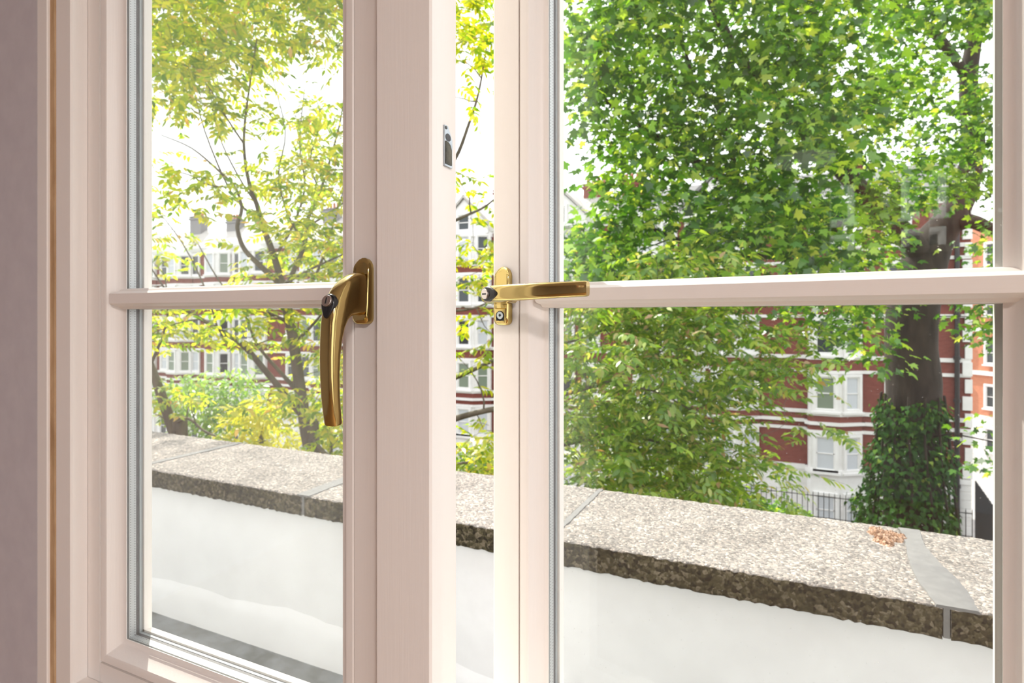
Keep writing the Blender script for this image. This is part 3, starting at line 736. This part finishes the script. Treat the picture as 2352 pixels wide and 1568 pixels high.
LEAFLET = [(0, 0, 0), (.17, .22, .03), (.2, .5, .02), (.1, .8, -.03), (0, 1, -.1), (-.1, .8, -.03), (-.2, .5, .02), (-.17, .22, .03)]
MAPLE = []
for k, (ang, rad) in enumerate([(0, .12), (-58, .30), (-100, .50), (-62, .34), (-42, .62), (-22, .36), (-8, .55), (0, .72)]): pass
MAPLE = [(0, 0, 0), (.16, -.06, 0), (.46, .02, -.06), (.30, .18, 0), (.52, .50, -.08), (.36, .50, -.02), (.18, .52, 0), (.16, .72, -.02), (0, 1.0, -.1),
         (-.16, .72, -.02), (-.18, .52, 0), (-.36, .50, -.02), (-.52, .50, -.08), (-.30, .18, 0), (-.46, .02, -.06), (-.16, -.06, 0)]
IVY = [(0, 0, 0), (.35, -.05, 0), (.42, .3, -.05), (.2, .5, 0), (0, 1, -.08), (-.2, .5, 0), (-.42, .3, -.05), (-.35, -.05, 0)]

def sprays(centres, spread, per, rach, leaflet, nl=9, rg=rng, droop=.35):
    """Pinnate leaves: per rachis around each centre; returns leaflet arrays and rachis lines."""
    P, D, Nn, S, lines = [], [], [], [], []
    for c, sp_ in zip(centres, spread):
        c = np.array(c)
        for _ in range(per):
            o = rg.normal(size=3) * np.array([1, 1, .45]) * sp_
            base = c + o
            d = np.array([o[0], o[1], 0]) + rg.normal(size=3) * .45 * sp_; d /= np.linalg.norm(d) + 1e-9
            d[2] = rg.uniform(-droop * 1.6, .25); d /= np.linalg.norm(d)
            n = np.array([0, 0, 1.0]) + rg.normal(size=3) * .35; sd = np.cross(d, n); sd /= np.linalg.norm(sd); n = np.cross(sd, d)
            Lr = rach * rg.uniform(.7, 1.2)
            lines.append((base, base + d * Lr))
            for q in range(nl):
                t = .25 + .75 * (q // 2) / max(1, (nl - 1) // 2)
                sg = 1 if q % 2 else -1
                pos = base + d * Lr * t + np.array([0, 0, -.05 * t * t * Lr])
                if q == nl - 1: dd = d.copy(); pos = base + d * Lr
                else: dd = sd * sg * .9 + d * .5
                dd = dd + np.array([0, 0, -.28]) + rg.normal(size=3) * .12
                P.append(pos); D.append(dd); Nn.append(n + rg.normal(size=3) * .25); S.append(leaflet * rg.uniform(.75, 1.2))
    return np.array(P), np.array(D), np.array(Nn), np.array(S), lines

def curve_pts(a, c, n, sag, rg=random):
    a, c = Vector(a), Vector(c); out = []
    j = Vector((rg.uniform(-1, 1), rg.uniform(-1, 1), rg.uniform(-.4, 1))) * sag * (c - a).length
    for k in range(n + 1):
        t = k / n
        out.append(a.lerp(c, t) + j * (4 * t * (1 - t)) + Vector((rg.uniform(-1, 1), rg.uniform(-1, 1), rg.uniform(-1, 1))) * .025 * (c - a).length * (1 if 0 < k < n else 0))
    return out
def densify(pts, k=4):
    """Catmull-Rom through (point, radius) pairs."""
    P = [Vector(p) for p, r in pts]; R = [r for p, r in pts]; out = []
    for i in range(len(P) - 1):
        p0, p1, p2, p3 = P[max(i - 1, 0)], P[i], P[i + 1], P[min(i + 2, len(P) - 1)]
        for q in range(k):
            t = q / k
            out.append((0.5 * ((2 * p1) + (p2 - p0) * t + (2 * p0 - 5 * p1 + 4 * p2 - p3) * t * t + (3 * p1 - p0 - 3 * p2 + p3) * t ** 3), R[i] + (R[i + 1] - R[i]) * t))
    out.append((P[-1], R[-1])); return out
class Skeleton:
    def __init__(s): s.mb = MB(); s.nodes = []
    def limb(s, pts, seg=9, k=4):
        dp_ = densify(pts, k)
        s.mb.tube([p for p, r in dp_], [r for p, r in dp_], seg)
        s.nodes += dp_
    def twig_to(s, c, rmax=.03, seg=5, add=True):
        c = Vector(c)
        # the nearest limb, preferring points lower than the tip
        best = min(s.nodes, key=lambda q: (q[0] - c).length + max(0, q[0].z - c.z) * .8)
        r0 = min(best[1] * .7, rmax, .006 + .011 * (best[0] - c).length)
        pts = curve_pts(best[0], c, 5, .12)
        rr = [max(.0035, r0 * (1 - .75 * k / 5)) for k in range(6)]
        s.mb.tube(pts, rr, seg)
        if add: s.nodes += [(p, r) for p, r in list(zip(pts, rr))[2:]]
    def lines(s, ls, r=.003):
        for a, c in ls: s.mb.tube([a, c], [r, r * .5], 3, caps=False)

def screen_clumps(n, boxes, holes, dr, rg, keep=None):
    """Clump centres inside the volume that boxes (px ranges) cut out of a depth range, leaving the crown's open gaps."""
    out = []; tries = 0
    area = [(b_[1] - b_[0]) * (b_[3] - b_[2]) * b_[4] for b_ in boxes]; tot = sum(area)
    while len(out) < n and tries < n * 60:
        tries += 1
        q = rg.uniform(0, tot)
        for b_, a in zip(boxes, area):
            if q < a: break
            q -= a
        px, py = rg.uniform(b_[0], b_[1]), rg.uniform(b_[2], b_[3])
        if any(((px - hx) / hw) ** 2 + ((py - hy) / hh) ** 2 < 1 for hx, hy, hw, hh in holes): continue
        out.append(at(px, py, rg.uniform(*(b_[5] if len(b_) > 5 else dr))))
    return out
def tree(name, label, base):
    e = empty(name, base); tag(e, label, 'tree'); return e
def finish(e, sk, leaves, mats, foliage='foliage', barkm='bark', shape=None):
    """Hang the world-space trunk and leaves under the tree's empty at its foot."""
    o = sk.mb.build('trunk', M[barkm], e, smooth=True, angle=1.2)
    o.matrix_parent_inverse = Matrix.Translation(-Vector(e.location))
    for (P, D, Nn, S, shp, mt, nm) in leaves:
        lf = leaf_mesh(nm, P, D, Nn, S, shp, M[mt], e); lf.matrix_parent_inverse = Matrix.Translation(-Vector(e.location))

# --- slender yellow-green tree in the left window
def px_limb(l): return [(at(x, y, d), r) for x, y, d, r in l]
skA = Skeleton(); baseA = at(760, 1300, 9.0); baseA.z = GZ - .3
skA.limb([(baseA, .15), (at(722, 1100, 9.0), .10), (at(708, 1020, 9.0), .095), (at(690, 900, 9.0), .088), (at(675, 790, 9.0), .08), (at(660, 710, 9.0), .075), (at(648, 655, 9.0), .07)], 12)
skA.limb(px_limb([(648, 655, 9, .06), (630, 590, 9.0, .05), (608, 530, 8.9, .045), (590, 470, 8.8, .035), (572, 420, 8.7, .028), (560, 330, 8.6, .02), (570, 220, 8.5, .014), (590, 90, 8.4, .008)]))
skA.limb(px_limb([(648, 655, 9, .05), (600, 612, 8.9, .042), (560, 570, 8.8, .035), (545, 520, 8.7, .03), (555, 480, 8.7, .024), (540, 430, 8.6, .02), (500, 390, 8.5, .016), (440, 340, 8.4, .010), (370, 310, 8.3, .006)]))
skA.limb(px_limb([(652, 680, 9, .05), (675, 620, 9.2, .04), (700, 560, 9.3, .034), (708, 500, 9.4, .03), (735, 440, 9.5, .024), (760, 360, 9.6, .018), (785, 260, 9.7, .012), (800, 120, 9.7, .007)]))
skA.limb(px_limb([(692, 950, 9, .06), (650, 900, 8.9, .05), (600, 840, 8.8, .045), (555, 790, 8.7, .04), (500, 755, 8.6, .032), (450, 725, 8.5, .026), (400, 690, 8.4, .018), (350, 620, 8.3, .010), (310, 560, 8.2, .006)]))
skA.limb(px_limb([(690, 905, 9, .04), (640, 850, 9.2, .03), (590, 790, 9.3, .022), (560, 720, 9.4, .016), (500, 640, 9.5, .012), (455, 560, 9.5, .008)]))
skA.limb(px_limb([(712, 1000, 9, .04), (745, 1040, 8.8, .035), (800, 1070, 8.6, .03), (850, 1090, 8.5, .02)]))
skA.limb(px_limb([(665, 740, 9, .03), (620, 720, 8.8, .024), (590, 705, 8.7, .018), (540, 690, 8.6, .012)]))
skA.limb(px_limb([(585, 500, 8.8, .02), (530, 440, 8.9, .015), (470, 300, 9.0, .01), (440, 180, 9.1, .006)]))
skA.limb(px_limb([(706, 520, 9.35, .02), (770, 480, 9.2, .015), (840, 420, 9.1, .01), (920, 340, 9, .006)]))
for l in ([(630, 590, 9, .025), (672, 520, 9.2, .02), (700, 430, 9.3, .016), (688, 330, 9.4, .012), (700, 200, 9.4, .006)],
          [(560, 330, 8.6, .016), (520, 270, 8.5, .012), (480, 200, 8.4, .009), (420, 120, 8.3, .005)],
          [(700, 560, 9.3, .02), (660, 490, 9.3, .016), (640, 400, 9.2, .012), (655, 300, 9.1, .009), (620, 160, 9, .005)],
          [(540, 430, 8.6, .014), (480, 425, 8.5, .01), (430, 400, 8.4, .008), (350, 385, 8.3, .004)],
          [(735, 440, 9.5, .016), (712, 370, 9.4, .012), (735, 280, 9.3, .008), (720, 200, 9.2, .004)],
          [(590, 470, 8.8, .016), (545, 400, 8.9, .012), (500, 300, 9, .009), (470, 140, 9, .005)],
          [(660, 710, 9, .03), (715, 650, 9.2, .024), (745, 580, 9.3, .018), (770, 500, 9.4, .014), (800, 400, 9.5, .008)],
          [(675, 790, 9, .03), (740, 720, 9.3, .022), (790, 640, 9.5, .016), (850, 540, 9.6, .01)],
          [(648, 655, 9, .025), (720, 615, 8.8, .018), (775, 590, 8.7, .012), (840, 560, 8.6, .006)],
          [(500, 755, 8.6, .016), (470, 660, 8.7, .012), (420, 560, 8.8, .009), (360, 480, 8.8, .005)]):
    skA.limb(px_limb(l), 7)
boxesA = [(300, 850, -160, 130, 1.7), (660, 850, 250, 660, .4), (360, 500, 420, 540, .4), (300, 560, 100, 260, 1.5), (560, 830, 240, 420, .5), (330, 560, 340, 480, .3), (600, 850, 400, 660, .75), (400, 620, 450, 680, .3), (300, 420, 480, 680, .35),
          (330, 660, 690, 800, .65), (700, 850, 690, 1000, .8), (440, 700, 880, 1010, .35), (330, 420, 680, 900, .4)]
holesA = [(715, 175, 70, 75), (660, 175, 45, 40), (470, 330, 70, 35), (385, 480, 38, 55), (395, 335, 40, 30), (440, 610, 70, 40), (480, 840, 120, 36)]
cA = screen_clumps(370, boxesA, holesA, (7.6, 10.2), np.random.default_rng(11))
for c in sorted(cA, key=lambda p: p.z): skA.twig_to(c)
P, D, Nn, S, ln = sprays(cA, [.24] * len(cA), 7, .32, .125, 9, np.random.default_rng(12))
skA.lines(ln[::2])
tA = tree('tree', 'slender forked tree with yellow-green leaves outside the closed window', baseA)
finish(tA, skA, [(P, D, Nn, S, LEAFLET, 'leaf_yellow', 'foliage')], None)

# --- leaning tree at the far left
skL = Skeleton(); baseL = at(440, 1500, 10.5); baseL.z = GZ - .3
skL.limb([(baseL, .14), (at(420, 1080, 10.5), .11), (at(402, 1000, 10.5), .10), (at(375, 920, 10.5), .085), (at(350, 850, 10.5), .07), (at(315, 760, 10.4), .06), (at(280, 640, 10.3), .045), (at(250, 480, 10.2), .02)], 10)
skL.limb(px_limb([(395, 980, 10.5, .03), (430, 960, 10.3, .025), (470, 990, 10.2, .02), (520, 1010, 10.1, .012)]))
skL.limb(px_limb([(345, 840, 10.5, .03), (370, 780, 10.3, .022), (385, 720, 10.2, .015), (380, 640, 10.1, .01)]))
cL = screen_clumps(36, [(270, 380, 440, 800, 1), (350, 440, 880, 960, 1), (200, 330, 200, 480, .5)], [], (9.6, 11.4), np.random.default_rng(21))
for c in cL: skL.twig_to(c)
P, D, Nn, S, ln = sprays(cL, [.28] * len(cL), 7, .32, .125, 9, np.random.default_rng(22))
tL = tree('tree', 'leaning dark stem with sparse yellow-green leaves at the left edge of the glass', baseL)
finish(tL, skL, [(P, D, Nn, S, LEAFLET, 'leaf_yellow', 'foliage')], None)

# --- pinnate-leaved tree behind the mullion, spreading to the right
skB = Skeleton(); baseB = at(960, 1600, 8.2); baseB.z = GZ - .3
skB.limb([(baseB, .16), (at(955, 1150, 8.2), .12), (at(945, 980, 8.2), .11), (at(935, 800, 8.2), .10), (at(950, 600, 8.3), .085), (at(990, 430, 8.4), .06), (at(1045, 365, 8.4), .028), (at(1075, 290, 8.4), .022), (at(1100, 210, 8.3), .016), (at(1120, 90, 8.2), .008)], 12)
skB.limb(px_limb([(945, 1000, 8.2, .06), (1010, 975, 8.0, .05), (1060, 957, 7.9, .042), (1130, 940, 7.8, .036), (1220, 925, 7.8, .03), (1300, 905, 7.9, .025), (1390, 878, 8.0, .020), (1450, 850, 8.1, .016), (1530, 800, 8.3, .01)]))
skB.limb(px_limb([(1390, 880, 8.0, .018), (1440, 885, 7.9, .015), (1520, 905, 7.8, .012), (1600, 950, 7.7, .008)]))
skB.limb(px_limb([(945, 900, 8.2, .05), (1040, 870, 8.6, .035), (1200, 800, 8.9, .026), (1330, 780, 9.0, .02), (1450, 730, 9.2, .015), (1600, 700, 9.4, .008)]))
skB.limb(px_limb([(950, 1080, 8.2, .05), (1100, 1060, 8.6, .035), (1300, 1020, 8.8, .028), (1430, 1000, 8.9, .02), (1560, 1030, 9.0, .014), (1700, 1080, 9.0, .008)]))
skB.limb(px_limb([(940, 760, 8.2, .04), (1000, 720, 8.0, .025), (1080, 710, 7.8, .016), (1130, 690, 7.8, .01), (1240, 640, 7.8, .006)]))
skB.limb(px_limb([(955, 570, 8.3, .04), (1020, 520, 8.2, .026), (1070, 495, 8.1, .02), (1120, 470, 8.1, .014), (1200, 400, 8.1, .008)]))
boxesB = [(1290, 1720, 690, 1000, 1.0), (1290, 1760, 950, 1160, 1.1), (1720, 1860, 760, 900, .5), (1740, 1890, 930, 1020, .35), (1480, 1700, 560, 680, .7)]
cB = screen_clumps(240, boxesB, [(1700, 960, 60, 35)], (7.4, 10.0), np.random.default_rng(31))
boxesG = [(1000, 1180, -60, 160, 1.2), (1030, 1150, 400, 500, 1.0), (1020, 1180, 560, 690, 1.2), (1030, 1150, 700, 860, .7), (1020, 1180, 980, 1110, 1.4), (1000, 1060, 160, 340, .6)]
cG = screen_clumps(75, boxesG, [], (7.2, 9.0), np.random.default_rng(32))
for c in sorted(cB, key=lambda p: p.x): skB.twig_to(c, .02)
for c in cG: skB.twig_to(c, .02)
P, D, Nn, S, ln = sprays(cB, [.26] * len(cB), 8, .36, .13, 9, np.random.default_rng(33))
skB.lines(ln[::2])
P2, D2, N2, S2, ln2 = sprays(cG, [.22] * len(cG), 6, .32, .125, 9, np.random.default_rng(34)); skB.lines(ln2)
tB = tree('tree', 'mid-green tree with feathered leaves seen in the gap and low in the open window', baseB)
finish(tB, skB, [(P, D, Nn, S, LEAFLET, 'leaf_ash', 'foliage'), (P2, D2, N2, S2, LEAFLET, 'leaf_yellow', 'foliage')], None)

# --- the big plane tree with the ivy-clad trunk
skP = Skeleton(); DP = 17.0; baseP = at(2095, 1300, DP); baseP.z = GZ - .3
tr = [(baseP, .95), (at(2095, 1240, DP), .74), (at(2096, 1000, DP), .68), (at(2098, 880, DP), .70), (at(2092, 800, DP), .66), (at(2096, 715, DP), .66), (at(2112, 640, DP), .62), (at(2135, 570, DP), .55), (at(2175, 510, DP), .40), (at(2215, 440, DP), .33), (at(2235, 330, DP - .3), .28), (at(2225, 180, DP - .6), .22), (at(2250, 0, DP - .8), .15), (at(2240, -200, DP - 1), .06)]
skP.limb(tr, 20, 5)
skP.limb(px_limb([(2190, 520, 17, .22), (2230, 508, 16.5, .2), (2290, 530, 16, .16), (2360, 520, 15.5, .1)]), 10)
skP.limb(px_limb([(2125, 590, 17, .34), (2060, 520, 16.2, .28), (1980, 440, 15.2, .24), (1880, 330, 14.0, .2), (1780, 230, 12.8, .15), (1690, 120, 11.8, .11), (1620, -30, 11, .06)]), 10)
skP.limb(px_limb([(2060, 520, 16.2, .2), (1950, 500, 15, .17), (1820, 480, 13.8, .14), (1700, 430, 12.8, .11), (1580, 360, 12, .08), (1470, 290, 11.4, .05), (1380, 220, 11, .03)]), 8)
skP.limb(px_limb([(1950, 500, 15, .13), (1850, 560, 14, .11), (1720, 590, 13, .09), (1580, 560, 12.2, .06), (1450, 500, 11.8, .035)]), 8)
skP.limb(px_limb([(2225, 180, 16.4, .15), (2150, 80, 15.5, .12), (2050, 0, 14.5, .08), (1950, -80, 13.5, .05)]), 8)
skP.limb(px_limb([(1880, 330, 14, .12), (1900, 220, 13.2, .09), (1880, 100, 12.4, .06), (1840, -20, 12, .04)]), 8)
skP.limb(px_limb([(1700, 430, 12.8, .07), (1650, 250, 11.8, .05), (1600, 200, 11.2, .035), (1560, 60, 10.6, .02)]), 8)
boxesP = [(1300, 2000, -180, 120, 1.0), (1380, 1990, 100, 640, 1.15), (1290, 1420, 430, 650, .9), (1290, 1400, 20, 290, .7), (1990, 2330, -150, 640, .85), (1640, 2010, 640, 770, .55), (2215, 2330, 520, 800, .5), (2236, 2330, 980, 1080, .25), (1970, 2090, 580, 740, .5), (1955, 2020, 730, 840, .6)]
holesP = [(1318, 345, 55, 75), (1345, 455, 55, 80), (2140, 640, 60, 170), (2150, 550, 110, 105), (2130, 110, 40, 30), (2235, 70, 30, 30), (2000, 60, 25, 20)]
def pd(px): return (8.8, 13) if px < 1750 else ((10, 15.5) if px < 2000 else (11.5, 16))
cP = []
rP = np.random.default_rng(41)
for b_ in boxesP:
    n_ = int((b_[1] - b_[0]) * (b_[3] - b_[2]) * b_[4] / 1600) + 3
    cP += screen_clumps(n_, [b_ + (pd((b_[0] + b_[1]) / 2),)], holesP, (9, 15), rP)
for c in sorted(cP, key=lambda p: -p.y): skP.twig_to(c, .05)
Pp, Dp, Np, Sp = [], [], [], []
for c in cP:
    dist = c.y; n = 36
    o = rP.normal(size=(n, 3)) * np.array([.34, .34, .20])
    d = o * np.array([1, 1, .3]); d /= np.linalg.norm(d, axis=1, keepdims=True) + 1e-9
    d[:, 2] -= rP.uniform(.1, .9, n); d += rP.normal(size=(n, 3)) * .3
    Pp.append(np.array(c) + o); Dp.append(d)
    nn = np.tile([0.0, 0, 1], (n, 1)) + rP.normal(size=(n, 3)) * .55; Np.append(nn); Sp.append(rP.uniform(.11, .22, n))
Pp, Dp, Np, Sp = map(np.concatenate, (Pp, Dp, Np, Sp))
tP = tree('tree', 'big broad-leaved tree with a thick dark trunk filling the open window', baseP)
finish(tP, skP, [(Pp, Dp, Np, Sp, MAPLE, 'leaf_plane', 'foliage')], None, barkm='bark_dark')

# ivy round the trunk: denser and wider towards the ground
rI = np.random.default_rng(51); n = 5200
zt_, zb_ = at(2095, 905, DP).z, at(2095, 1330, DP).z
tt = rI.uniform(0, 1, n) ** .9
rad = .74 + .66 * tt + rI.normal(size=n) * .07 + .10 * np.sin(tt * 23) * (tt > .05)
th = rI.uniform(0, 2 * math.pi, n)
jag = rI.uniform(0, .06, n)
rad *= 1 + .12 * np.sin(3 * th + tt * 9) * tt
ivyP = np.stack([baseP.x - .30 * tt + rad * np.cos(th), baseP.y + rad * np.sin(th), zt_ + (zb_ - zt_) * np.clip(tt + jag, 0, 1)], 1)
out = np.stack([np.cos(th), np.sin(th), np.zeros(n)], 1)
ivyD = np.tile([0., 0, -1], (n, 1)) + out * .5 + rI.normal(size=(n, 3)) * .35
ivyN = out + np.array([0, 0, .45]) + rI.normal(size=(n, 3)) * .4
iv = empty('ivy', baseP); tag(iv, 'dark green ivy clothing the lower trunk of the big tree', 'ivy')
lf = leaf_mesh('leaves', ivyP, ivyD, ivyN, rI.uniform(.10, .2, n), IVY, M['leaf_ivy'], iv); lf.matrix_parent_inverse = Matrix.Translation(-baseP)
stm = MB()
for k in range(14):
    a = 2 * math.pi * k / 14
    stm.tube([(baseP.x + (.78 + .5 * (1 - q / 8)) * math.cos(a + .06 * math.sin(q + k)), baseP.y + (.78 + .5 * (1 - q / 8)) * math.sin(a + .06 * math.sin(q + k)), zb_ + (zt_ - zb_) * q / 8) for q in range(9)], .03, 6)
s_o = stm.build('stem', M['bark_dark'], iv, smooth=True); s_o.matrix_parent_inverse = Matrix.Translation(-baseP)

# --- lower crowns behind the parapet
def crown(label, px, py, d, blobs, mat, shape, size, n, seed, name='tree', per_px=None):
    rg = np.random.default_rng(seed); base = at(px, py + 500, d); base.z = GZ - .3
    e = tree(name, label, base); sk_ = Skeleton()
    top = at(px, py, d)
    sk_.limb([(base, .13), (base.lerp(top, .5), .10), (base.lerp(top, .8), .07), (top, .03)], 8)
    P, D, Nn, S = [], [], [], []
    for bx, by, bw, bh in blobs:
        c = at(bx, by, d + rg.uniform(-.5, .5)); w, h = bw * d / F, bh * d / F
        m = max(20, int(n * bw * bh / sum(q[2] * q[3] for q in blobs)))
        sk_.twig_to(c, .04)
        v = rg.normal(size=(m, 3)); v /= np.linalg.norm(v, axis=1, keepdims=True); v *= (rg.uniform(.25, 1.05, m) ** .6)[:, None]
        P.append(np.array(c) + v * np.array([w, w, h])); dd = v * np.array([1, 1, .3]) + rg.normal(size=(m, 3)) * .4; dd[:, 2] -= .25; D.append(dd)
        Nn.append(np.tile([0., 0, 1], (m, 1)) + v * .5 + rg.normal(size=(m, 3)) * .4); S.append(rg.uniform(.7, 1.3, m) * size)
    P, D, Nn, S = map(np.concatenate, (P, D, Nn, S))
    finish(e, sk_, [(P, D, Nn, S, shape, mat, 'foliage')], None)
FROND = [(0, 0, 0), (.14, .3, .02), (.16, .6, 0), (0, 1, -.08), (-.16, .6, 0), (-.14, .3, .02)]
crown('feathery fresh green shrub behind the parapet in the closed window', 480, 930, 13.0, [(470, 930, 90, 70), (540, 900, 70, 60), (420, 900, 60, 40), (520, 990, 90, 50), (600, 960, 40, 50)], 'leaf_fern', FROND, .16, 2600, 61, 'shrub')
crown('golden leaved shrub left of the slender trunk', 600, 960, 10.6, [(560, 965, 60, 40), (620, 945, 60, 45), (640, 1010, 70, 40), (560, 1020, 70, 30), (600, 1050, 80, 30)], 'leaf_gold', FROND, .15, 1500, 62, 'shrub')
crown('yellow-green shrub between the slender trunk and the hanging handle', 760, 960, 14.0, [(760, 980, 60, 60), (740, 900, 40, 50), (790, 1040, 60, 50), (820, 920, 50, 60)], 'leaf_yellow', FROND, .17, 1500, 63, 'shrub')
crown('dense green shrub low in the gap beside the open window', 1090, 1090, 11.0, [(1090, 1080, 80, 60), (1040, 1110, 70, 60), (1170, 1100, 70, 60)], 'leaf_ash', IVY, .10, 2200, 64, 'shrub')
crown('dark green shrub over the parapet below the end house', 1790, 1190, 12.0, [(1700, 1170, 80, 35), (1790, 1185, 80, 28), (1600, 1150, 80, 40), (1860, 1215, 60, 22)], 'leaf_plane', IVY, .10, 2000, 65, 'shrub')
crown('dense green tree filling the background behind the feathered leaves', 1480, 800, 19.0, [(1480, 880, 130, 120), (1380, 980, 120, 100), (1580, 980, 110, 90), (1500, 760, 150, 90), (1400, 640, 120, 90), (1600, 640, 150, 90), (1560, 1090, 150, 70), (1380, 1090, 110, 60)], 'leaf_ash', IVY, .24, 4200, 66)
